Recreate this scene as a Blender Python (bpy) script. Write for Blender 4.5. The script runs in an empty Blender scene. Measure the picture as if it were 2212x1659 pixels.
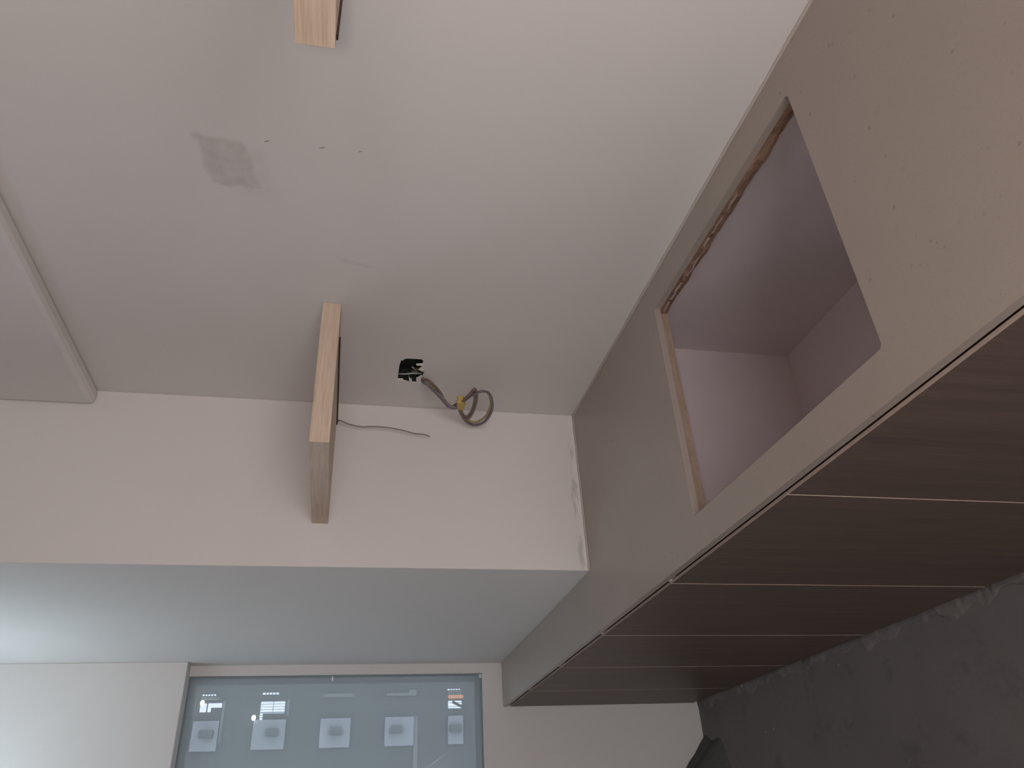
import bpy, bmesh, math, random
from mathutils import Matrix, Vector
random.seed(7)
sc = bpy.context.scene
C = sc.collection

# ------------------------------------------------------------------ camera
# metres; X runs along the kitchen wall into the depth, Y from that wall into the room, Z up.
# The phone was held turned on its side: picture-left is up, picture-down is the room's left.
cam = bpy.data.cameras.new('camera')
cam_o = bpy.data.objects.new('camera', cam)
C.objects.link(cam_o)
sc.camera = cam_o
right = Vector((-0.19136686, 0.04452324, -0.98050824))
down = Vector((0.54065387, 0.83853728, -0.06744342))
fwd = Vector((0.81918992, -0.54302201, -0.18453991))
m = Matrix.Identity(4)
for i in range(3):
    m[i][0], m[i][1], m[i][2] = right[i], -down[i], -fwd[i]
m[0][3], m[1][3], m[2][3] = -0.2457, 1.0467, 1.4374
cam_o.matrix_world = m
cam.sensor_fit = 'HORIZONTAL'
cam.sensor_width = 36
cam.lens = 1641.6 / 2212 * 36
cam.shift_x = 23.95 / 2212
cam.shift_y = -78.09 / 2212
cam.clip_start = 0.02
cam.clip_end = 300

# ------------------------------------------------------------------ sky, light, exposure
world = bpy.data.worlds.new('overcast_sky')
sc.world = world
world.use_nodes = True
bg = world.node_tree.nodes['Background']
bg.inputs['Color'].default_value = (0.86, 0.90, 1.0, 1)
bg.inputs['Strength'].default_value = 4.5
sc.view_settings.view_transform = 'Standard'
sc.view_settings.look = 'None'
sc.view_settings.gamma = 1
sc.view_settings.use_curve_mapping = False
sc.view_settings.exposure = 0.0
sc.cycles.use_denoising = True
sc.cycles.max_bounces = 10
sc.cycles.transparent_max_bounces = 12


def area(name, loc, target, sx, sy, power, col):
    l = bpy.data.lights.new(name, 'AREA')
    l.shape = 'RECTANGLE'
    l.size, l.size_y = sx, sy
    l.energy = power
    l.color = col
    o = bpy.data.objects.new(name, l)
    C.objects.link(o)
    o.location = loc
    o.rotation_euler = (Vector(target) - Vector(loc)).to_track_quat('-Z', 'Y').to_euler()
    return o


# daylight entering by the wide opening behind the photographer
area('daylight_rear_opening', (-1.47, 1.15, 1.15), (1.0, 1.15, 1.15), 1.2, 1.4, 12.5, (1.0, 0.80, 0.67))
# the phone's own torch, beside its lens
torch = bpy.data.lights.new('phone_torch', 'POINT')
torch.energy = 9.2
torch.color = (1.0, 0.85, 0.74)
torch.shadow_soft_size = 0.03
torch_o = bpy.data.objects.new('phone_torch', torch)
C.objects.link(torch_o)
torch_o.location = (-0.26, 1.06, 1.47)


FILL_LAMP = 33.0     # strength of the added fill strip lamp

# ------------------------------------------------------------------ measures
H, D, W2, X2, X3 = 0.799, 0.62, 0.4614, 1.6693, 2.8811
SOF_Z, SOF_E = 2.1006, 0.046
CEIL, XB, YL = 2.75, -1.5, 2.2
SLAB = 0.0135
CK = (0.4357, 1.0225, 0.0764, 0.5549)
ZS, ST, DS, XS = 1.4814, 0.0409, 0.3508, 1.196


# ------------------------------------------------------------------ materials
def mat(name, col, rough=0.6, spec=0.3, metal=0.0):
    mt = bpy.data.materials.new(name)
    mt.use_nodes = True
    b = mt.node_tree.nodes['Principled BSDF']
    b.inputs['Base Color'].default_value = (*col, 1)
    b.inputs['Roughness'].default_value = rough
    b.inputs['Specular IOR Level'].default_value = spec
    b.inputs['Metallic'].default_value = metal
    return mt


class G:
    """small node graph helper"""
    def __init__(s, mt):
        s.t = mt.node_tree
        s.b = s.t.nodes['Principled BSDF']
        tc = s.t.nodes.new('ShaderNodeTexCoord')
        s.co = tc.outputs['Object']

    def map(s, scale=(1, 1, 1), loc=(0, 0, 0)):
        n = s.t.nodes.new('ShaderNodeMapping')
        n.inputs['Scale'].default_value = scale
        n.inputs['Location'].default_value = loc
        s.t.links.new(s.co, n.inputs['Vector'])
        return n.outputs[0]

    def noise(s, scale, detail=3, rough=0.5, vec=None, dist=0.0):
        n = s.t.nodes.new('ShaderNodeTexNoise')
        n.inputs['Scale'].default_value = scale
        n.inputs['Detail'].default_value = detail
        n.inputs['Roughness'].default_value = rough
        n.inputs['Distortion'].default_value = dist
        s.t.links.new(vec if vec else s.co, n.inputs['Vector'])
        return n.outputs['Fac']

    def voro(s, scale, vec=None):
        n = s.t.nodes.new('ShaderNodeTexVoronoi')
        n.inputs['Scale'].default_value = scale
        s.t.links.new(vec if vec else s.co, n.inputs['Vector'])
        return n

    def ramp(s, fac, stops):
        n = s.t.nodes.new('ShaderNodeValToRGB')
        e = n.color_ramp.elements
        while len(e) < len(stops):
            e.new(0.5)
        for el, (p, c) in zip(e, stops):
            el.position = p
            el.color = (*c, 1) if isinstance(c, tuple) else (c, c, c, 1)
        s.t.links.new(fac, n.inputs[0])
        return n.outputs[0]

    def m(s, op, a, b=None):
        n = s.t.nodes.new('ShaderNodeMath')
        n.operation = op
        for i, v in enumerate((a, b)):
            if v is None:
                continue
            if isinstance(v, (int, float)):
                n.inputs[i].default_value = v
            else:
                s.t.links.new(v, n.inputs[i])
        return n.outputs[0]

    def sep(s):
        n = s.t.nodes.new('ShaderNodeSeparateXYZ')
        s.t.links.new(s.co, n.inputs[0])
        return n.outputs

    def band(s, v, lo, hi, soft):
        a = s.t.nodes.new('ShaderNodeMapRange'); a.interpolation_type = 'SMOOTHSTEP'
        a.inputs['From Min'].default_value = lo - soft; a.inputs['From Max'].default_value = lo + soft
        s.t.links.new(v, a.inputs['Value'])
        b = s.t.nodes.new('ShaderNodeMapRange'); b.interpolation_type = 'SMOOTHSTEP'
        b.inputs['From Min'].default_value = hi - soft; b.inputs['From Max'].default_value = hi + soft
        b.inputs['To Min'].default_value = 1; b.inputs['To Max'].default_value = 0
        s.t.links.new(v, b.inputs['Value'])
        return s.m('MULTIPLY', a.outputs[0], b.outputs[0])

    def mix(s, fac, a, b):
        n = s.t.nodes.new('ShaderNodeMix')
        n.data_type = 'RGBA'
        ins = [i for i in n.inputs if i.type == 'RGBA']
        for sock, v in zip(ins, (a, b)):
            if isinstance(v, tuple):
                sock.default_value = (*v, 1)
            else:
                s.t.links.new(v, sock)
        if isinstance(fac, (int, float)):
            n.inputs[0].default_value = fac
        else:
            s.t.links.new(fac, n.inputs[0])
        return [o for o in n.outputs if o.type == 'RGBA'][0]

    def color(s, out):
        s.t.links.new(out, s.b.inputs['Base Color'])

    def bump(s, h, strength=0.1, dist=0.01):
        n = s.t.nodes.new('ShaderNodeBump')
        n.inputs['Strength'].default_value = strength
        n.inputs['Distance'].default_value = dist
        s.t.links.new(h, n.inputs['Height'])
        s.t.links.new(n.outputs[0], s.b.inputs['Normal'])


WALL = (0.69, 0.655, 0.632)


def plaster(name, col=WALL):
    mt = mat(name, col, 0.75, 0.15)
    g = G(mt)
    n = g.noise(3.0, 4)
    g.color(g.mix(n, tuple(c * 0.97 for c in col), tuple(min(1, c * 1.03) for c in col)))
    g.bump(g.noise(220, 3), 0.06, 0.002)
    return mt


def plaster_main():
    """kitchen wall: grey smudge left by a fitting, faint trowel marks"""
    mt = mat('wall_paint_smudged', WALL, 0.75, 0.15)
    g = G(mt)
    x, y, z = g.sep()
    base = g.mix(g.noise(3.0, 4), tuple(c * 0.97 for c in WALL), tuple(c * 1.03 for c in WALL))
    wob = g.m('MULTIPLY', g.m('SUBTRACT', g.noise(25, 3), 0.5), 0.03)
    slant = g.m('MULTIPLY', g.m('SUBTRACT', z, 1.7), 0.10)
    xx = g.m('ADD', g.m('ADD', x, wob), slant)
    zz = g.m('ADD', g.m('ADD', z, wob), g.m('MULTIPLY', g.m('SUBTRACT', x, 0.74), 0.18))
    mask = g.m('MULTIPLY', g.band(xx, 0.732, 0.845, 0.006), g.band(zz, 1.655, 1.742, 0.008))
    blot = g.ramp(g.noise(34, 4, 0.6), [(0.3, 0.25), (0.65, 0.8)])
    mask = g.m('MULTIPLY', mask, blot)
    # a fainter tail of the smudge
    m2 = g.m('MULTIPLY', g.band(xx, 0.74, 0.87, 0.02), g.band(zz, 1.63, 1.70, 0.02))
    mask = g.m('MAXIMUM', mask, g.m('MULTIPLY', g.m('MULTIPLY', m2, blot), 0.35))
    c = g.mix(g.m('MULTIPLY', mask, 0.75), base, (0.44, 0.41, 0.38))
    # putty smear further along
    m3 = g.m('MULTIPLY', g.band(g.m('ADD', x, g.m('MULTIPLY', z, 0.25)), 1.404, 1.414, 0.004), g.band(z, 1.42, 1.49, 0.01))
    c = g.mix(g.m('MULTIPLY', m3, 0.30), c, (0.5, 0.48, 0.45))
    g.color(c)
    g.bump(g.noise(220, 3), 0.06, 0.002)
    return mt


def plaster_column():
    """column: ragged filler band just above the worktop"""
    mt = mat('column_paint_with_filler', WALL, 0.75, 0.15)
    g = G(mt)
    x, y, z = g.sep()
    base = g.mix(g.noise(3.0, 4), tuple(c * 0.97 for c in WALL), tuple(c * 1.03 for c in WALL))
    face = g.band(x, X2 - 0.01, X2 + 0.003, 0.001)
    wob = g.m('MULTIPLY', g.m('SUBTRACT', g.noise(30, 4), 0.5), 0.02)
    zz = g.m('ADD', z, wob)
    low = g.m('MULTIPLY', g.band(zz, 0.5, H + 0.014, 0.002), face)
    c = g.mix(g.m('MULTIPLY', low, 0.8), base, (0.74, 0.71, 0.68))
    patches = g.ramp(g.noise(16, 3, 0.6, g.map((1, 1, 2.2))), [(0.46, 0.0), (0.54, 1.0)])
    smear = g.m('MULTIPLY', g.m('MULTIPLY', g.band(zz, H + 0.011, H + 0.026, 0.003), face), patches)
    smear = g.m('MULTIPLY', smear, g.band(y, 0.09, 0.45, 0.02))
    c = g.mix(g.m('MULTIPLY', smear, 0.55), c, (0.43, 0.41, 0.39))
    g.color(c)
    g.bump(g.noise(220, 3), 0.06, 0.002)
    return mt


def wood(name, a, b, scale, rough=0.5, contrast=(0.36, 0.62), bump=0.05, spec=0.3):
    mt = mat(name, a, rough, spec)
    g = G(mt)
    v = g.map(scale)
    n = g.noise(1.0, 5, 0.62, v, 0.4)
    fine = g.noise(3.2, 4, 0.7, v)
    f = g.m('ADD', g.m('MULTIPLY', n, 0.6), g.m('MULTIPLY', fine, 0.4))
    g.color(g.ramp(f, [(contrast[0], b), (contrast[1], a)]))
    g.bump(fine, bump, 0.001)
    return mt


M_wall = plaster('wall_paint')
M_main = plaster_main()
M_col = plaster_column()
M_ceil = plaster('low_bounce_plaster', (0.46, 0.45, 0.44))  # tone lowered on the unseen surfaces to cut bounced light
OAK_A, OAK_B = (0.64, 0.50, 0.385), (0.46, 0.345, 0.26)
M_oak_x = wood('pale_oak_lengthwise', OAK_A, OAK_B, (6, 130, 130))
M_oak_y = wood('pale_oak_crosswise', OAK_A, OAK_B, (130, 6, 130))
DK_A, DK_B = (0.162, 0.117, 0.094), (0.098, 0.070, 0.058)
M_door = wood('dark_walnut_laminate', DK_A, DK_B, (70, 70, 3.0), 0.45, (0.33, 0.68), 0.08)
M_edge = wood('pale_edge_banding', (0.60, 0.475, 0.41), (0.50, 0.39, 0.33), (40, 40, 40), 0.5)
M_carc = mat('grey_melamine', (0.42, 0.37, 0.365), 0.28, 0.4)
gg = G(M_carc)
gg.color(gg.mix(gg.noise(14, 5, 0.7), (0.66, 0.575, 0.585), (0.74, 0.65, 0.66)))
M_groove_shade = mat('brown_groove_shade', (0.06, 0.038, 0.031), 0.6, 0.3)  # dark brown stands in for the shade behind the door lip
M_dark = mat('dark_brown_aluminium', (0.035, 0.018, 0.013), 0.45, 0.4)
M_black = mat('black_plastic', (0.016, 0.021, 0.020), 0.5, 0.4)
M_ring = mat('scuffed_black_plastic', (0.05, 0.062, 0.058), 0.5, 0.4)
M_ply = wood('raw_board_edge', (0.40, 0.30, 0.23), (0.24, 0.165, 0.12), (25, 25, 160), 0.8, (0.3, 0.7), 0.3)
M_rust = wood('glue_stained_board_edge', (0.36, 0.215, 0.15), (0.13, 0.072, 0.05), (18, 18, 130), 0.8, (0.35, 0.65), 0.4)
M_lump = mat('white_filler', (0.72, 0.69, 0.66), 0.9, 0.1)

# quartz worktop
M_top = mat('speckled_beige_quartz', (0.42, 0.36, 0.32), 0.30, 0.4)
g = G(M_top)
base = g.mix(g.noise(9, 4), (0.325, 0.272, 0.234), (0.365, 0.31, 0.27))
base = g.mix(g.m('MULTIPLY', g.noise(420, 2), 0.35), base, (0.43, 0.37, 0.325))
v1 = g.voro(46)
dots = g.ramp(v1.outputs['Distance'], [(0.09, 1.0), (0.15, 0.0)])
pick = g.ramp(g.noise(30, 2), [(0.5, 0.0), (0.6, 1.0)])
base = g.mix(g.m('MULTIPLY', g.m('MULTIPLY', dots, pick), 0.45), base, (0.16, 0.13, 0.115))
v2 = g.voro(140)
dots2 = g.ramp(v2.outputs['Distance'], [(0.12, 1.0), (0.2, 0.0)])
base = g.mix(g.m('MULTIPLY', dots2, 0.30), base, (0.25, 0.21, 0.18))
g.color(base)

# floor
M_floor = mat('dusty_concrete', (0.16, 0.15, 0.145), 0.85, 0.2)
g = G(M_floor)
base = g.mix(g.noise(2.5, 6, 0.65), (0.125, 0.110, 0.104), (0.195, 0.172, 0.163))
base = g.mix(g.ramp(g.noise(7, 5, 0.7), [(0.55, 0.0), (0.72, 0.5)]), base, (0.075, 0.072, 0.068))
vs = g.voro(16)
sp = g.ramp(vs.outputs['Distance'], [(0.035, 1.0), (0.06, 0.0)])
sp = g.m('MULTIPLY', sp, g.ramp(g.noise(6, 2), [(0.56, 0.0), (0.62, 1.0)]))
base = g.mix(g.m('MULTIPLY', sp, 0.6), base, (0.5, 0.47, 0.44))
g.color(base)
g.bump(g.noise(60, 5), 0.3, 0.004)

M_sack = mat('dark_grey_sackcloth', (0.060, 0.062, 0.056), 0.95, 0.1)
g = G(M_sack)
g.color(g.mix(g.noise(25, 5), (0.07, 0.072, 0.064), (0.115, 0.115, 0.105)))
g.bump(g.noise(60, 4), 0.4, 0.01)

# window pane: grey tinted, reflecting, with a pale diffuse film standing in for hazy glare
M_pane = bpy.data.materials.new('grey_tinted_glass')
M_pane.use_nodes = True
t = M_pane.node_tree
t.nodes.clear()
out = t.nodes.new('ShaderNodeOutputMaterial')
tr = t.nodes.new('ShaderNodeBsdfTransparent'); tr.inputs[0].default_value = (0.60, 0.63, 0.64, 1)
gl = t.nodes.new('ShaderNodeBsdfGlossy'); gl.inputs['Roughness'].default_value = 0.0; gl.inputs[0].default_value = (0.9, 0.95, 1.0, 1)
fr = t.nodes.new('ShaderNodeFresnel'); fr.inputs[0].default_value = 1.5
mx = t.nodes.new('ShaderNodeMixShader')
t.links.new(fr.outputs[0], mx.inputs[0]); t.links.new(tr.outputs[0], mx.inputs[1]); t.links.new(gl.outputs[0], mx.inputs[2])
df = t.nodes.new('ShaderNodeBsdfDiffuse'); df.inputs[0].default_value = (0.62, 0.70, 0.72, 1)
m2 = t.nodes.new('ShaderNodeMixShader'); m2.inputs[0].default_value = 0.27
t.links.new(mx.outputs[0], m2.inputs[1]); t.links.new(df.outputs[0], m2.inputs[2])
t.links.new(m2.outputs[0], out.inputs[0])


def emit(name, col, s):
    mt = bpy.data.materials.new(name)
    mt.use_nodes = True
    b = mt.node_tree.nodes['Principled BSDF']
    b.inputs['Base Color'].default_value = (*col, 1)
    b.inputs['Emission Color'].default_value = (*col, 1)
    b.inputs['Emission Strength'].default_value = s
    return mt


# ------------------------------------------------------------------ builders
def obj(name, bm, mats, parent=None, smooth=False, bevel=0.0):
    me = bpy.data.meshes.new(name)
    bmesh.ops.recalc_face_normals(bm, faces=bm.faces)
    bm.to_mesh(me)
    bm.free()
    for mt in (mats if isinstance(mats, (list, tuple)) else [mats]):
        me.materials.append(mt)
    if smooth:
        for p in me.polygons:
            p.use_smooth = True
    o = bpy.data.objects.new(name, me)
    C.objects.link(o)
    if bevel:
        b = o.modifiers.new('bevel', 'BEVEL')
        b.width = bevel
        b.segments = 2
        b.limit_method = 'ANGLE'
        b.angle_limit = math.radians(40)
    if parent:
        o.parent = parent
        o.matrix_parent_inverse = parent_world(parent).inverted()
    return o


def parent_world(p):
    mw = Matrix.Translation(p.location)
    return parent_world(p.parent) @ p.matrix_parent_inverse @ mw if p.parent else mw


def bx(bm, x0, x1, y0, y1, z0, z1, mi=0, facemat=None):
    v = [bm.verts.new((x, y, z)) for x in (x0, x1) for y in (y0, y1) for z in (z0, z1)]
    F = {'-x': (0, 1, 3, 2), '+x': (4, 6, 7, 5), '-y': (0, 4, 5, 1), '+y': (2, 3, 7, 6), '-z': (0, 2, 6, 4), '+z': (1, 5, 7, 3)}
    for k, q in F.items():
        f = bm.faces.new([v[i] for i in q])
        f.material_index = (facemat or {}).get(k, mi)
    return bm


def box(name, dims, mats, parent=None, bevel=0.0, facemat=None):
    return obj(name, bx(bmesh.new(), *dims, facemat=facemat), mats, parent, bevel=bevel)


def boxes(name, lst, mats, parent=None, bevel=0.0):
    bm = bmesh.new()
    for dm in lst:
        bx(bm, *dm)
    return obj(name, bm, mats, parent, bevel=bevel)


def catmull(pts, n=6):
    P = [Vector(p) for p in pts]
    P = [P[0] * 2 - P[1]] + P + [P[-1] * 2 - P[-2]]
    o = []
    for i in range(1, len(P) - 2):
        for k in range(n):
            t = k / n
            a, b, c, d = P[i - 1:i + 3]
            o.append(0.5 * ((2 * b) + (c - a) * t + (2 * a - 5 * b + 4 * c - d) * t * t + (3 * b - a - 3 * c + d) * t ** 3))
    o.append(P[-2])
    return o


def tube(bm, pts, r, seg=8):
    rings = []
    up = Vector((0.13, 0.97, 0.2)).normalized()
    for i, p in enumerate(pts):
        d = (pts[min(i + 1, len(pts) - 1)] - pts[max(i - 1, 0)]).normalized()
        a = (up - d * up.dot(d))
        if a.length < 1e-3:
            a = d.orthogonal()
        a.normalize()
        up = a
        b = d.cross(a)
        rings.append([bm.verts.new(p + (a * math.cos(2 * math.pi * k / seg) + b * math.sin(2 * math.pi * k / seg)) * r) for k in range(seg)])
    for q, s in zip(rings, rings[1:]):
        for k in range(seg):
            bm.faces.new((q[k], q[(k + 1) % seg], s[(k + 1) % seg], s[k]))
    bm.faces.new(rings[0]); bm.faces.new(rings[-1])
    return bm


def structure(o):
    o['kind'] = 'structure'
    return o


def thing(name, label, cat, loc, group=None):
    o = bpy.data.objects.new(name, None)
    C.objects.link(o)
    o.location = loc
    o.empty_display_size = 0.05
    tag(o, label, cat, group)
    return o


def tag(o, label, cat, group=None):
    o['label'] = label
    o['category'] = cat
    if group:
        o['group'] = group
    return o


def holed_plate(name, outer, hole, plane, front, back, mats, parent=None):
    """plate with one hole; outer / hole are 2-D loops, plane maps (a, b, depth) to a point"""
    bm = bmesh.new()
    for d, flip in ((front, False), (back, True)):
        lo = [bm.verts.new(plane(a, b, d)) for a, b in outer]
        hi = [bm.verts.new(plane(a, b, d)) for a, b in hole]
        es = [bm.edges.new((l[i], l[(i + 1) % len(l)])) for l in (lo, hi) for i in range(len(l))]
        bmesh.ops.triangle_fill(bm, use_beauty=True, use_dissolve=False, edges=es)
        if not flip:
            fo, fh = lo, hi
        else:
            for A, B in ((fo, lo), (fh, hi)):
                for i in range(len(A)):
                    j = (i + 1) % len(A)
                    bm.faces.new((A[i], A[j], B[j], B[i]))
    return obj(name, bm, mats, parent)


# ------------------------------------------------------------------ the room
floor_o = structure(box('floor', (XB - 0.12, X3 + 0.2, -0.15, YL + 0.12, -0.1, 0.0), M_floor))
structure(box('ceiling', (XB - 0.12, X3 + 0.2, -0.15, YL + 0.12, CEIL, CEIL + 0.1), M_ceil))

hole = [(1.519, 1.3275), (1.491, 1.3285), (1.448, 1.3285), (1.424, 1.326), (1.422, 1.320), (1.417, 1.319), (1.413, 1.313),
        (1.412, 1.283), (1.413, 1.273), (1.422, 1.268), (1.427, 1.270), (1.443, 1.266), (1.469, 1.2615), (1.485, 1.262),
        (1.512, 1.265), (1.533, 1.274), (1.534, 1.294), (1.526, 1.312)]
wall_r = structure(holed_plate('wall_right', [(XB, 0), (X3 + 0.15, 0), (X3 + 0.15, CEIL), (XB, CEIL)], hole,
                               lambda a, b, d: (a, d, b), 0.0, -0.12, M_main))
structure(box('wall_column', (X2, X3, 0.0, W2, 0.0, CEIL), M_col, bevel=0.002))
structure(box('trim_1', (XB, X2, 0.0, SOF_E, SOF_Z, CEIL), M_wall, bevel=0.014))       # shallow beam at the head of the wall
BZ = 1.958
structure(box('trim_2', (X3 - 0.07, X3, W2, YL, BZ, CEIL), M_wall, bevel=0.002))       # lintel beam over the window
# far wall with the window opening
wy0, wy1, wz0, wz1 = 0.497, 1.75, 0.877, BZ
structure(boxes('wall_far', [(X3, X3 + 0.15, 0.0, wy0, 0, CEIL), (X3, X3 + 0.15, wy1, YL, 0, CEIL),
                             (X3, X3 + 0.15, wy0, wy1, 0, wz0), (X3, X3 + 0.15, wy0, wy1, wz1, CEIL)], M_wall))
# left wall, and rear wall with the wide opening by which daylight enters
structure(box('wall_left', (XB, X3 + 0.15, YL, YL + 0.12, 0, CEIL), M_ceil))
ry0, ry1, rz0, rz1 = 0.55, 1.75, 0.45, 1.85
structure(boxes('wall_rear', [(XB - 0.12, XB, -0.12, ry0, 0, CEIL), (XB - 0.12, XB, ry1, YL + 0.12, 0, CEIL),
                              (XB - 0.12, XB, ry0, ry1, 0, rz0), (XB - 0.12, XB, ry0, ry1, rz1, CEIL)], M_ceil))

# the window in the far wall: a tinted pane set nearly flush
win = structure(thing('window_1', 'grey tinted window in the far wall', 'window', (X3, 1.12, wz0)))
del win['category']
box('pane', (X3 + 0.012, X3 + 0.018, wy0, wy1, wz0, wz1), M_pane, win)
M_liner = mat('dark_reveal_liner', (0.035, 0.038, 0.038), 0.6, 0.2)  # near-black liner added to keep the window reveal from showing bright
fw = 0.007
xf0, xf1 = X3 + 0.02, X3 + 0.15
boxes('frame_liner', [(xf0, xf1, wy0, wy1, wz0, wz0 + fw), (xf0, xf1, wy0, wy1, wz1 - fw, wz1),
                (xf0, xf1, wy0, wy0 + fw, wz0, wz1), (xf0, xf1, wy1 - fw, wy1, wz0, wz1)], M_liner, win)
box('catch', (X3 + 0.004, X3 + 0.011, wy0 + 0.004, wy0 + 0.017, wz0 + 0.001, wz0 + 0.012), mat('zinc_catch', (0.6, 0.6, 0.6), 0.3, 0.5, 0.8), win)

box('catch', (X3 + 0.004, X3 + 0.0115, 0.5025, 0.5175, 1.4448, 1.4492), mat('catch_glint', (0.95, 0.90, 0.84), 0.25, 0.6), win)  # near-white colour paints in the glint at the pane edge

# pencil ticks on the kitchen wall
M_pen = mat('pencil_grey', (0.16, 0.14, 0.13), 0.8, 0.1)
for (x, z, l, th) in ((0.729, 1.618, 0.011, 0.0016), (0.730, 1.524, 0.012, 0.0017), (0.729, 1.457, 0.008, 0.0014)):
    bm = bmesh.new()
    n = 5
    top = [bm.verts.new((x - 0.004 * (i / n - 0.5) + th * math.sin(math.pi * i / n) * 0.5, 0.0004, z + l * (0.5 - i / n))) for i in range(n + 1)]
    bot = [bm.verts.new((x - 0.004 * (i / n - 0.5) - th * math.sin(math.pi * i / n) * 0.5 - 0.0002, 0.0004, z + l * (0.5 - i / n))) for i in range(n + 1)]
    for i in range(n):
        bm.faces.new((top[i], top[i + 1], bot[i + 1], bot[i]))
    obj('pencil_mark', bm, M_pen, wall_r)

# filler round the socket hole
def lump(name, pts, d0, d1, parent, mt=M_lump):
    bm = bmesh.new()
    a = [bm.verts.new((x, d1, z)) for x, z in pts]
    b = [bm.verts.new((x, d0, z)) for x, z in pts]
    bm.faces.new(a); bm.faces.new(list(reversed(b)))
    for i in range(len(a)):
        j = (i + 1) % len(a)
        bm.faces.new((a[i], b[i], b[j], a[j]))
    return obj(name, bm, mt, parent, bevel=0.0012)

for pts in ([(1.435, 1.268), (1.44, 1.286), (1.448, 1.281), (1.443, 1.279), (1.444, 1.270), (1.453, 1.272), (1.465, 1.278), (1.475, 1.264), (1.46, 1.260)],
            [(1.493, 1.266), (1.512, 1.279), (1.535, 1.275), (1.536, 1.262), (1.513, 1.258)],
            [(1.494, 1.3005), (1.540, 1.294), (1.532, 1.287), (1.516, 1.291), (1.513, 1.2965)],
            [(1.521, 1.330), (1.518, 1.314), (1.531, 1.310), (1.540, 1.314), (1.536, 1.326)]):
    lump('filler_lump', pts, -0.004, 0.0006, wall_r)

# ------------------------------------------------------------------ socket back box in the wall
sb = thing('socket_box', 'black plastic socket back box sunk in the plastered wall', 'socket box', (1.47, -0.03, 1.25))
bm = bmesh.new()
hc = Vector((sum(p[0] for p in hole) / len(hole), sum(p[1] for p in hole) / len(hole)))
def inset(k):
    return [(hc.x + (x - hc.x) * k, hc.y + (z - hc.y) * k) for x, z in hole]
rim_o = [bm.verts.new((x, -0.0035, z)) for x, z in inset(0.985)]
rim_i = [bm.verts.new((x, -0.0035, z)) for x, z in inset(0.955)]
bot_i = [bm.verts.new((x, -0.043, z)) for x, z in inset(0.955)]
bot_o = [bm.verts.new((x, -0.046, z)) for x, z in inset(0.985)]
for A, B in ((rim_o, rim_i), (rim_i, bot_i), (rim_o, bot_o)):
    for k in range(len(A)):
        q = (k + 1) % len(A)
        bm.faces.new((A[k], A[q], B[q], B[k]))
bm.faces.new(bot_i); bm.faces.new(bot_o)
obj('shell', bm, M_black, sb)
for cy, cz in ((-0.024, 1.309), (-0.024, 1.280)):
    bm = bmesh.new()
    ring = [Vector((1.5195, cy + 0.0065 * math.sin(a * math.pi / 10), cz + 0.0085 * math.cos(a * math.pi / 10))) for a in range(20)]
    tube(bm, ring + [ring[0]], 0.0008, 6)
    obj('knockout_ring', bm, M_ring, sb)

# ------------------------------------------------------------------ coil of loose wires hanging from the socket box
coil = thing('wire_coil', 'looped bundle of loose wires with a yellow tie hanging from the socket box', 'wires', (1.53, 0.05, 1.067))
cols = {'brown': (0.17, 0.115, 0.085), 'grey': (0.22, 0.20, 0.195), 'olive': (0.30, 0.245, 0.125), 'violet': (0.16, 0.135, 0.155), 'white': (0.62, 0.59, 0.57)}
WM = {k: mat('wire_' + k, v, 0.35, 0.5) for k, v in cols.items()}
trunk = [(1.520, -0.035, 1.285), (1.533, -0.025, 1.264), (1.506, 0.004, 1.262), (1.495, 0.017, 1.251), (1.503, 0.030, 1.232), (1.522, 0.040, 1.210),
         (1.543, 0.050, 1.193), (1.551, 0.055, 1.180), (1.546, 0.055, 1.164), (1.525, 0.058, 1.156)]
l1 = [(1.505, 1.156), (1.477, 1.151), (1.452, 1.145), (1.430, 1.136), (1.450, 1.128), (1.491, 1.119), (1.542, 1.116), (1.581, 1.121), (1.592, 1.130), (1.580, 1.143), (1.546, 1.155)]
l2 = [(1.511, 1.154), (1.485, 1.144), (1.463, 1.132), (1.452, 1.116), (1.459, 1.099), (1.488, 1.084), (1.527, 1.074), (1.560, 1.074), (1.590, 1.081), (1.616, 1.098), (1.618, 1.120), (1.596, 1.139), (1.552, 1.155)]
l3 = [(1.514, 1.152), (1.479, 1.142), (1.459, 1.130), (1.446, 1.114), (1.458, 1.096), (1.487, 1.081), (1.530, 1.069), (1.565, 1.067), (1.603, 1.074), (1.628, 1.089), (1.636, 1.110), (1.619, 1.131), (1.584, 1.149), (1.549, 1.158)]
def loop(pts, y, dy, sx=0.0, sz=0.0, s=1.0):
    cx, cz = 1.53, 1.12
    return [(cx + (x - cx) * s + sx, y + dy * math.sin(i * 0.9), cz + (z - cz) * s + sz) for i, (x, z) in enumerate(pts)]
for key, off, path in (('brown', (0.007, 0.0, 0.005), loop(l1, 0.066, 0.006)),
                       ('grey', (-0.007, 0.004, 0.0), loop(l1, 0.060, 0.004, 0.008, 0.003, 0.84)),
                       ('olive', (0.001, -0.004, -0.005), loop(l2, 0.060, 0.006)),
                       ('violet', (0.003, 0.005, -0.006), loop(l3, 0.062, 0.005)),
                       ('white', (-0.006, -0.004, 0.006), loop(l2, 0.056, 0.004, 0.004, -0.003, 1.05))):
    tw = [(x + off[0] * math.cos(i), y + off[1], z + off[2] * math.cos(i * 0.8)) for i, (x, y, z) in enumerate(trunk)]
    bm = bmesh.new()
    tube(bm, catmull(tw + path, 7), 0.0036 if key != 'white' else 0.0026)
    obj('wire', bm, WM[key], coil, smooth=True)
bm = bmesh.new()
tie = [(1.503, 1.171), (1.500, 1.154), (1.513, 1.146), (1.545, 1.148), (1.540, 1.163), (1.522, 1.168)]
a = [bm.verts.new((x, 0.072, z)) for x, z in tie]
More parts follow.
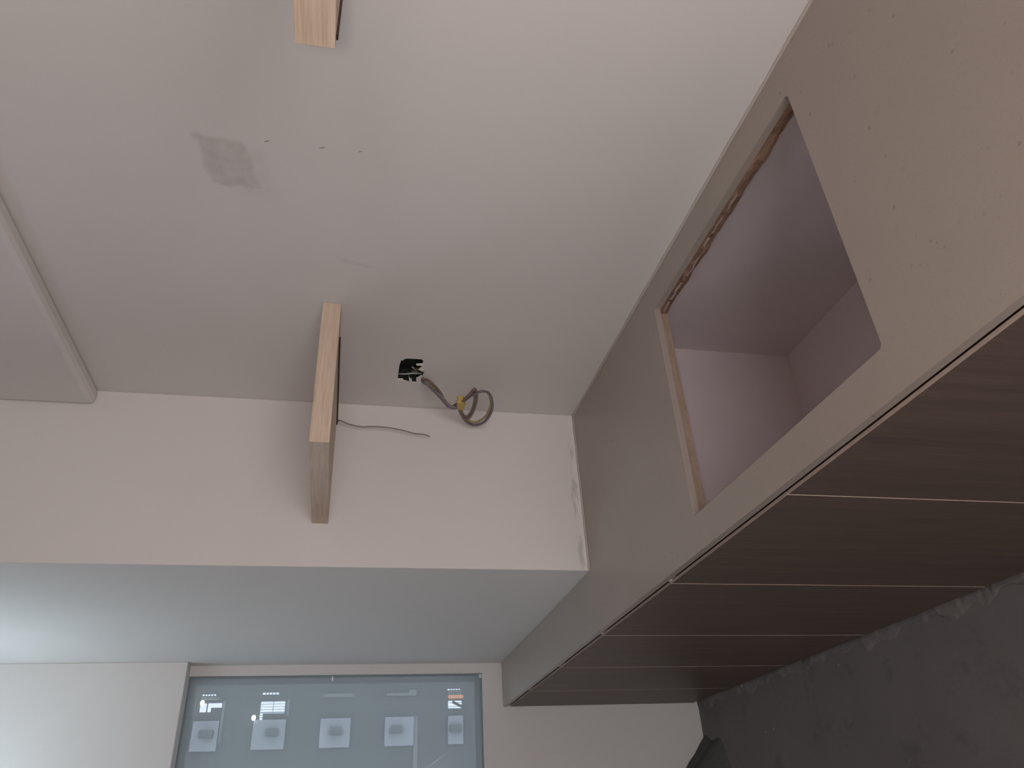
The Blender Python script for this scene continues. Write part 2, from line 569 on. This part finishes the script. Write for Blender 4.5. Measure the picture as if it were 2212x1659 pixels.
b = [bm.verts.new((x, 0.050, z)) for x, z in tie]
bm.faces.new(a); bm.faces.new(list(reversed(b)))
for i in range(len(a)):
    bm.faces.new((a[i], b[i], b[(i + 1) % len(a)], a[(i + 1) % len(a)]))
tie_o = obj('tie', bm, mat('yellow_tape', (0.50, 0.36, 0.09), 0.5, 0.3), coil, bevel=0.002)
tie_o['label'] = 'yellow tape tie'
bm = bmesh.new()
for (p, q, r) in (((1.512, 0.062, 1.170), (1.478, 0.068, 1.173), (1.500, 0.060, 1.165)), ((1.515, 0.060, 1.172), (1.500, 0.066, 1.180), (1.520, 0.060, 1.165))):
    vs = [bm.verts.new(Vector(k)) for k in (p, q, r)]
    ws = [bm.verts.new(Vector(k) + Vector((0.001, 0.002, 0.001))) for k in (p, q, r)]
    bm.faces.new(vs); bm.faces.new(ws)
    for i in range(3):
        bm.faces.new((vs[i], vs[(i + 1) % 3], ws[(i + 1) % 3], ws[i]))
obj('tape_end', bm, mat('clear_tape', (0.55, 0.52, 0.48), 0.3, 0.5), tie_o)
bm = bmesh.new()
tube(bm, catmull([(1.519, -0.018, 1.329), (1.511, -0.012, 1.318), (1.505, -0.010, 1.304), (1.501, -0.011, 1.287), (1.503, -0.013, 1.266), (1.52, -0.03, 1.262)]), 0.0024)
obj('wire', bm, mat('wire_pale_grey', (0.36, 0.37, 0.36), 0.4, 0.4), coil, smooth=True)

# ------------------------------------------------------------------ worktop
def rounded(x0, x1, y0, y1, r, n=5):
    o = []
    for cx, cy, a0 in ((x0 + r, y0 + r, math.pi), (x1 - r, y0 + r, 1.5 * math.pi), (x1 - r, y1 - r, 0), (x0 + r, y1 - r, 0.5 * math.pi)):
        for k in range(n + 1):
            a = a0 + k / n * math.pi / 2
            o.append((cx + r * math.cos(a), cy + r * math.sin(a)))
    return o

g_ = 0.001
top = thing('worktop', 'beige speckled quartz worktop with a square hob cutout', 'worktop', (0.7, 0.3, 0.767))
XN = -1.0
outer = [(XN, g_), (X2 - g_, g_), (X2 - g_, W2 + g_), (X3 - g_, W2 + g_), (X3 - g_, D), (XN, D)]
slab = holed_plate('slab', outer, rounded(*CK, 0.008), lambda a, b, d: (a, b, d), H, H - SLAB, M_top, top)
# boards under the slab, set back from its front edge; their raw edges show in the cutout
zb0, zb1 = H - SLAB - 0.0175, H - SLAB
e0, e1, f0, f1 = CK[0] - 0.012, CK[1] + 0.003, CK[2] + 0.004, CK[3] + 0.012
for nm, dims in (('backing_board', (XN, e0, 0.01, 0.575, zb0, zb1)), ('backing_board', (e1, X2 - 0.002, 0.01, 0.575, zb0, zb1)),
                 ('backing_board', (X2 - 0.002, X3 - 0.002, W2 + 0.004, 0.575, zb0, zb1)),
                 ('backing_board', (e0, e1, f1, 0.575, zb0, zb1))):
    o = box(nm, dims, M_ply, top)
    o['label'] = 'raw edged board under the slab'
# rear strip: crudely cut, glue-stained, with a ragged edge
bm = bmesh.new()
n = 46
rows = []
for i in range(n + 1):
    x = e0 + (e1 - e0) * i / n
    y = f0 + random.uniform(-0.0022, 0.0022) + 0.002 * math.sin(i * 0.7)
    rows.append([bm.verts.new((x, 0.01, zb1)), bm.verts.new((x, y, zb1)), bm.verts.new((x, y + random.uniform(-0.001, 0.002), (zb0 + zb1) / 2)),
                 bm.verts.new((x, y - 0.001, zb0)), bm.verts.new((x, 0.01, zb0))])
for a, b in zip(rows, rows[1:]):
    for k in range(5):
        bm.faces.new((a[k], a[(k + 1) % 5], b[(k + 1) % 5], b[k]))
bm.faces.new(rows[0]); bm.faces.new(rows[-1])
o = obj('backing_board', bm, M_rust, top)
o['label'] = 'brown glue stained board edge'
# loose splinters and glue along that edge
M_glue = mat('dried_white_glue', (0.33, 0.27, 0.24), 0.6, 0.3)
bm = bmesh.new()
for (xa, xb, th) in ((0.655, 0.70, 0.004), (0.715, 0.76, 0.003), (0.775, 0.80, 0.005), (0.83, 0.90, 0.003), (0.915, 0.975, 0.005), (0.985, 1.018, 0.004)):
    pts = [(xa + (xb - xa) * k / 6, CK[2] + 0.005 + random.uniform(-0.0006, 0.0012), H - SLAB - 0.006 + 0.003 * math.sin(xa * 90) - random.uniform(0, 0.0022)) for k in range(7)]
    tube(bm, catmull(pts, 3), th * 0.55, 6)
go = obj('glue_bead', bm, M_glue, top)
# silicone joints at the walls
bm = bmesh.new()
for path in ([(XN, 0.002, H), (X2 - 0.002, 0.002, H), (X2 - 0.003, W2 + 0.001, H)],):
    P = []
    for a, b in zip(path, path[1:]):
        for k in range(40):
            q = Vector(a).lerp(Vector(b), k / 40)
            P.append(q + Vector((0, 0, random.uniform(-0.0008, 0.0008))))
    P.append(Vector(path[-1]))
    tube(bm, P, 0.0036, 8)
obj('sealant_bead', bm, mat('beige_sealant', (0.47, 0.42, 0.37), 0.6, 0.3), top, smooth=True)

# ------------------------------------------------------------------ base cabinets
seams = [-0.687, -0.206, 0.25, 0.7521, 1.2313, 1.6979, 2.1188, 2.5356, X3 - 0.003]
ZD0, ZD1 = 0.022, 0.7715
GAP = 0.0038
def door(x0, x1, parent):
    # the door's top edge is a thin lip with a finger groove behind it
    prof = [(D - 0.0205, ZD0), (D - 0.0005, ZD0), (D - 0.0005, ZD1), (D - 0.0065, ZD1), (D - 0.0065, ZD1 - 0.032), (D - 0.0205, ZD1 - 0.032)]
    bm = bmesh.new()
    a = [bm.verts.new((x0 + GAP / 2, y, z)) for y, z in prof]
    b = [bm.verts.new((x1 - GAP / 2, y, z)) for y, z in prof]
    for k, mi in zip(range(6), (1, 0, 1, 2, 2, 2)):
        q = (k + 1) % 6
        bm.faces.new((a[k], a[q], b[q], b[k])).material_index = mi
    for f in (a, b):
        bm.faces.new(f).material_index = 1
    return obj('door', bm, [M_door, M_edge, M_groove_shade], parent)

def cabinet(i0, i1, label, y_back=0.012, shelf=False, shelf_z=0.366):
    xa, xb = seams[i0], seams[i1]
    t_ = 0.018
    yf = D - 0.0225
    e = thing('base_cabinet', label, 'cabinet', ((xa + xb) / 2, 0.3, 0.0), 'walnut base cabinets under the worktop')
    ins = 0.0005
    # the side panels are notched at the front, where their pale edge shows in the finger gap
    boxes('carcass', [(xa + ins, xa + t_, y_back, yf, 0.07, zb0 - 0.0008), (xb - t_, xb - ins, y_back, yf, 0.07, zb0 - 0.0008),
                      (xa + t_, xb - t_, y_back, y_back + 0.016, 0.07, zb0 - 0.0008),
                      (xa + t_, xb - t_, y_back, yf, 0.07, 0.088)], M_carc, e)
    if shelf:
        box('inner_shelf', (xa + t_ + 0.001, xb - t_ - 0.001, y_back + 0.0165, yf - 0.02, shelf_z - 0.018, shelf_z), M_carc, e)
    box('groove_shade_strip', (xa + ins, xb - ins, yf + 0.0004, yf + 0.0014, ZD1 - 0.06, zb1 - 0.001), M_groove_shade, e)  # dark strip painting the shade in the gap under the slab
    box('plinth', (xa + ins, xb - ins, yf - 0.03, yf - 0.012, 0.0, 0.07), M_door, e)
    boxes('side_edge', [(xb - t_ * 0.30, xb - ins, yf + 0.0016, D - 0.004, ZD1 - 0.01, zb1 - 0.001)], M_edge, e)
    for k in range(i0, i1):
        door(seams[k], seams[k + 1], e)
    return e

cabinet(0, 2, 'dark walnut double base cabinet nearest the camera, beside the hob unit')
cabinet(2, 4, 'dark walnut double base cabinet below the hob cutout, open at the top', 0.03, True)
cabinet(4, 5, 'first dark walnut single-door base cabinet beyond the hob cutout')
cabinet(5, 6, 'second dark walnut single-door base cabinet beyond the hob cutout', W2 + 0.006)
cabinet(6, 7, 'third dark walnut single-door base cabinet beyond the hob cutout', W2 + 0.006)
cabinet(7, 8, 'dark walnut base cabinet at the end, touching the far wall', W2 + 0.006)

# ------------------------------------------------------------------ floating shelves
def shelf_board(x0, x1, parent):
    return box('board', (x0, x1, 0.0008, DS, ZS, ZS + ST), [M_oak_x, M_oak_y], parent, facemat={'-x': 1, '+x': 1}, bevel=0.0006)

s1 = thing('floating_shelf', 'pale oak shelf in the wall corner beside the white column', 'shelf', (1.43, 0.17, ZS), 'pale oak floating shelves')
shelf_board(XS, X2 - 0.001, s1)
ch = box('light_channel', (XS + 0.06, X2 - 0.004, 0.052, 0.070, ZS - 0.0035, ZS - 0.0002), M_dark, s1)
ch['label'] = 'dark light channel under the board'
bm = bmesh.new()
wire = [(1.655, 0.066, 1.4795), (1.639, 0.070, 1.472), (1.640, 0.079, 1.448), (1.641, 0.085, 1.414), (1.641, 0.083, 1.390), (1.640, 0.083, 1.365), (1.640, 0.085, 1.333), (1.639, 0.091, 1.301), (1.639, 0.099, 1.268), (1.638, 0.1005, 1.245), (1.638, 0.106, 1.227)]
tube(bm, catmull(wire, 6), 0.0019)
wo = obj('wire', bm, mat('wire_thin_grey', (0.25, 0.225, 0.20), 0.5, 0.3), s1, smooth=True)
wo['label'] = 'thin grey wire dangling below the board'

s2 = thing('floating_shelf', 'pale oak shelf cut off at the picture edge, above the near end of the worktop', 'shelf', (-0.3, 0.17, ZS), 'pale oak floating shelves')
X2E = 0.2655
shelf_board(-0.95, X2E, s2)
ch = box('light_channel', (X2E - 0.0085, X2E - 0.0015, 0.02, 0.338, ZS - 0.0022, ZS - 0.0002), M_dark, s2)
ch['label'] = 'dark light channel under the board'
# ------------------------------------------------------------------ unseen cool strip lamp, added to brighten the far walls
lamp = thing('fill_strip_lamp', 'unseen cool white strip lamp on the ceiling, added to brighten the far walls', 'lamp', (2.1, 1.0, CEIL))
box('housing', (2.0, 2.75, 0.97, 1.03, CEIL - 0.045, CEIL), mat('fill_lamp_housing', (0.8, 0.8, 0.8), 0.4, 0.4), lamp, bevel=0.004)
bm = bmesh.new()
tube(bm, [Vector((2.03, 1.0, CEIL - 0.065)), Vector((2.72, 1.0, CEIL - 0.065))], 0.018, 12)
obj('tube', bm, emit('cool_fill_tube', (0.72, 0.90, 1.0), FILL_LAMP), lamp)

# ------------------------------------------------------------------ dark heap in the floor corner, ragged screed along the doors
bm = bmesh.new()
rings = []
NA, NR = 48, 14
for r in range(NR + 1):
    row = []
    for a in range(NA + 1):
        th = math.pi / 2 + math.pi * a / NA
        rr = r / NR
        rad = rr * (1 + 0.05 * math.sin(5 * th) + 0.03 * math.sin(13 * th + 4 * rr))
        x = X3 - 0.001 + 0.26 * rad * min(0.0, math.cos(th))
        y = 1.15 + 0.42 * rad * math.sin(th)
        z = 0.0 if r == NR else max(0.0, 0.35 * (1 - rr) ** 1.02 + 0.008 * math.sin(23 * y + 9 * x) * (1 - rr) + random.uniform(-0.003, 0.003))
        row.append(bm.verts.new((x, y, z)))
    rings.append(row)
for p, q in zip(rings, rings[1:]):
    for a in range(NA):
        bm.faces.new((p[a], p[a + 1], q[a + 1], q[a]))
bmesh.ops.remove_doubles(bm, verts=bm.verts, dist=0.0005)
tag(obj('heap', bm, M_sack, smooth=True), 'dark grey heap of loose material on the floor against the far wall', 'heap')

bm = bmesh.new()
rows = []
N = 150
for i in range(N + 1):
    x = 0.9 + (X3 - 0.002 - 0.9) * i / N
    w_ = 0.016 + 0.010 * math.sin(i * 0.23) + 0.008 * math.sin(i * 0.71 + 1) + random.uniform(-0.003, 0.003)
    h_ = 0.007 + 0.004 * math.sin(i * 0.31 + 2) + random.uniform(-0.0015, 0.0015)
    rows.append([bm.verts.new(v) for v in ((x, D - 0.034, 0.0), (x, D - 0.034, h_), (x, D + 0.004, h_ * 1.1), (x, D + 0.004 + max(0.004, w_) * 0.6, h_ * 0.7), (x, D + 0.004 + max(0.004, w_), 0.0))])
for p, q in zip(rows, rows[1:]):
    for k in range(5):
        bm.faces.new((p[k], p[(k + 1) % 5], q[(k + 1) % 5], q[k]))
bm.faces.new(rows[0]); bm.faces.new(rows[-1])
obj('screed_ridge', bm, M_floor, floor_o)

# ------------------------------------------------------------------ building across the street, seen through the tinted pane
XB2 = 38.5
bld = thing('apartment_building', 'dim grey apartment block seen through the tinted window', 'building', (XB2, 0, -14))
M_fac = mat('grey_facade', (0.105, 0.112, 0.112), 0.8, 0.2)
M_pan = mat('pale_facade_panel', (0.27, 0.285, 0.305), 0.7, 0.2)
M_ac = mat('weathered_casing', (0.12, 0.13, 0.14), 0.7, 0.2)
M_ban = mat('pale_render_band', (0.17, 0.18, 0.175), 0.7, 0.2)
M_bar = mat('grey_window_bars', (0.34, 0.35, 0.40), 0.6, 0.3)
M_org = mat('orange_awning', (0.62, 0.30, 0.17), 0.7, 0.2)
M_lamp = emit('white_lamp', (1, 1, 0.97), 14)
# openings right through the block (z0, z1, y0, y1)
openings = [(6.62, 7.22, -5.03, -4.93), (6.30, 7.25, -4.66, -4.27),
            (3.90, 4.62, -5.06, -4.95), (3.55, 4.66, -4.69, -3.86),
            (-4.45, -3.82, -5.10, -5.02), (-4.52, -3.82, -4.59, -4.22)]
ys = sorted({-14.0, 12.0} | {v for o in openings for v in o[2:]})
zs = sorted({-14.0, 16.0} | {v for o in openings for v in o[:2]})
bm = bmesh.new()
for a, b in zip(zs, zs[1:]):
    run = None
    for c, d in list(zip(ys, ys[1:])) + [(None, None)]:
        solid = c is not None and not any(o[0] <= (a + b) / 2 <= o[1] and o[2] <= (c + d) / 2 <= o[3] for o in openings)
        if solid:
            run = (run[0], d) if run else (c, d)
        if not solid and run:
            bx(bm, XB2, XB2 + 0.2, run[0], run[1], a, b)
            run = None
obj('facade', bm, M_fac, bld)
# grilles of the small vents
for (z0, z1, y0, y1) in openings[::2]:
    for k in range(1, 5):
        box('grille_bar', (XB2 + 0.03, XB2 + 0.06, y0, y1, z0 + (z1 - z0) * k / 5 - 0.035, z0 + (z1 - z0) * k / 5 + 0.02), M_bar, bld)
# barred window of the second storey from the top
wf = boxes('window', [(XB2 + 0.04, XB2 + 0.08, -4.69, -3.86, z, z + 0.03) for z in (3.55, 4.07, 4.63)] +
           [(XB2 + 0.04, XB2 + 0.08, y, y + 0.03, 3.55, 4.66) for y in (-4.69, -3.89)] + [(XB2 + 0.03, XB2 + 0.09, -4.24, -4.19, 3.55, 4.66)], M_bar, bld)
for y in (-4.58, -4.47, -4.36, -4.13, -4.03):
    box('blind_slat', (XB2 + 0.10, XB2 + 0.12, y, y + 0.022, 3.55, 4.66), M_bar, wf)
box('blind_box', (XB2 + 0.02, XB2 + 0.1, -4.17, -3.86, 3.58, 4.50), M_fac, wf)
box('window_shade', (XB2 + 0.02, XB2 + 0.1, -4.45, -4.27, 6.30, 6.75), M_fac, bld)
box('window_bar', (XB2 + 0.04, XB2 + 0.08, -4.66, -4.27, 6.9, 6.95), M_fac, bld)
wf = boxes('window', [(XB2 + 0.04, XB2 + 0.08, -4.59, -4.22, z, z + 0.03) for z in (-4.52, -3.85)] + [(XB2 + 0.04, XB2 + 0.08, y, y + 0.02, -4.52, -3.82) for y in (-4.58, -4.24)] + [(XB2 + 0.04, XB2 + 0.08, y, y + 0.02, -4.5, -3.84) for y in (-4.49, -4.33)], M_bar, bld)
bm = bmesh.new()
tube(bm, [Vector((XB2 + 0.06, -4.52, -4.05)), Vector((XB2 + 0.06, -4.28, -4.55))], 0.06)
obj('stay_arm', bm, M_fac, wf)
box('awning', (XB2 - 0.25, XB2 - 0.004, -4.77, -4.62, -4.53, -3.83), M_org, bld)
# pale panels with an air-conditioner casing on every storey
for (z0, z1), (a0, a1) in (((6.30, 7.39), (6.47, 7.04)), ((3.46, 4.85), (3.75, 4.27)), ((0.62, 1.95), (0.98, 1.53)), ((-2.23, -0.93), (-1.71, -1.18)), ((-4.52, -3.82), (-4.40, -3.88))):
    pn = box('facade_panel', (XB2 - 0.12, XB2 - 0.004, -3.9, -2.72, z0, z1), M_pan, bld)
    box('air_conditioner', (XB2 - 0.55, XB2 - 0.13, -3.50, -3.22, a0, a1), M_ac, pn)
for z0, z1, y0, y1 in ((0.52, 1.89, -4.94, -4.78), (-2.36, -0.94, -4.93, -4.80), (-2.43, -2.23, -3.95, -1.5), (-2.36, -1.98, -5.05, -4.93),
                       (3.37, 3.50, -4.75, -4.05), (6.15, 6.27, -4.75, -3.0), (6.42, 7.22, -4.88, -4.74), (-4.5, -3.82, -4.99, -4.80)):
    box('render_band', (XB2 - 0.06, XB2 - 0.004, y0, y1, z0, z1), M_ban, bld)
for y, z in ((-4.62, 7.12), (-3.98, 4.86)):
    bm = bmesh.new()
    bmesh.ops.create_uvsphere(bm, u_segments=12, v_segments=8, radius=0.09)
    for v in bm.verts:
        v.co = Vector((XB2 - 0.2 + v.co.x, y + v.co.y * 1.3, z + v.co.z))
    obj('wall_lamp', bm, M_lamp, bld, smooth=True)
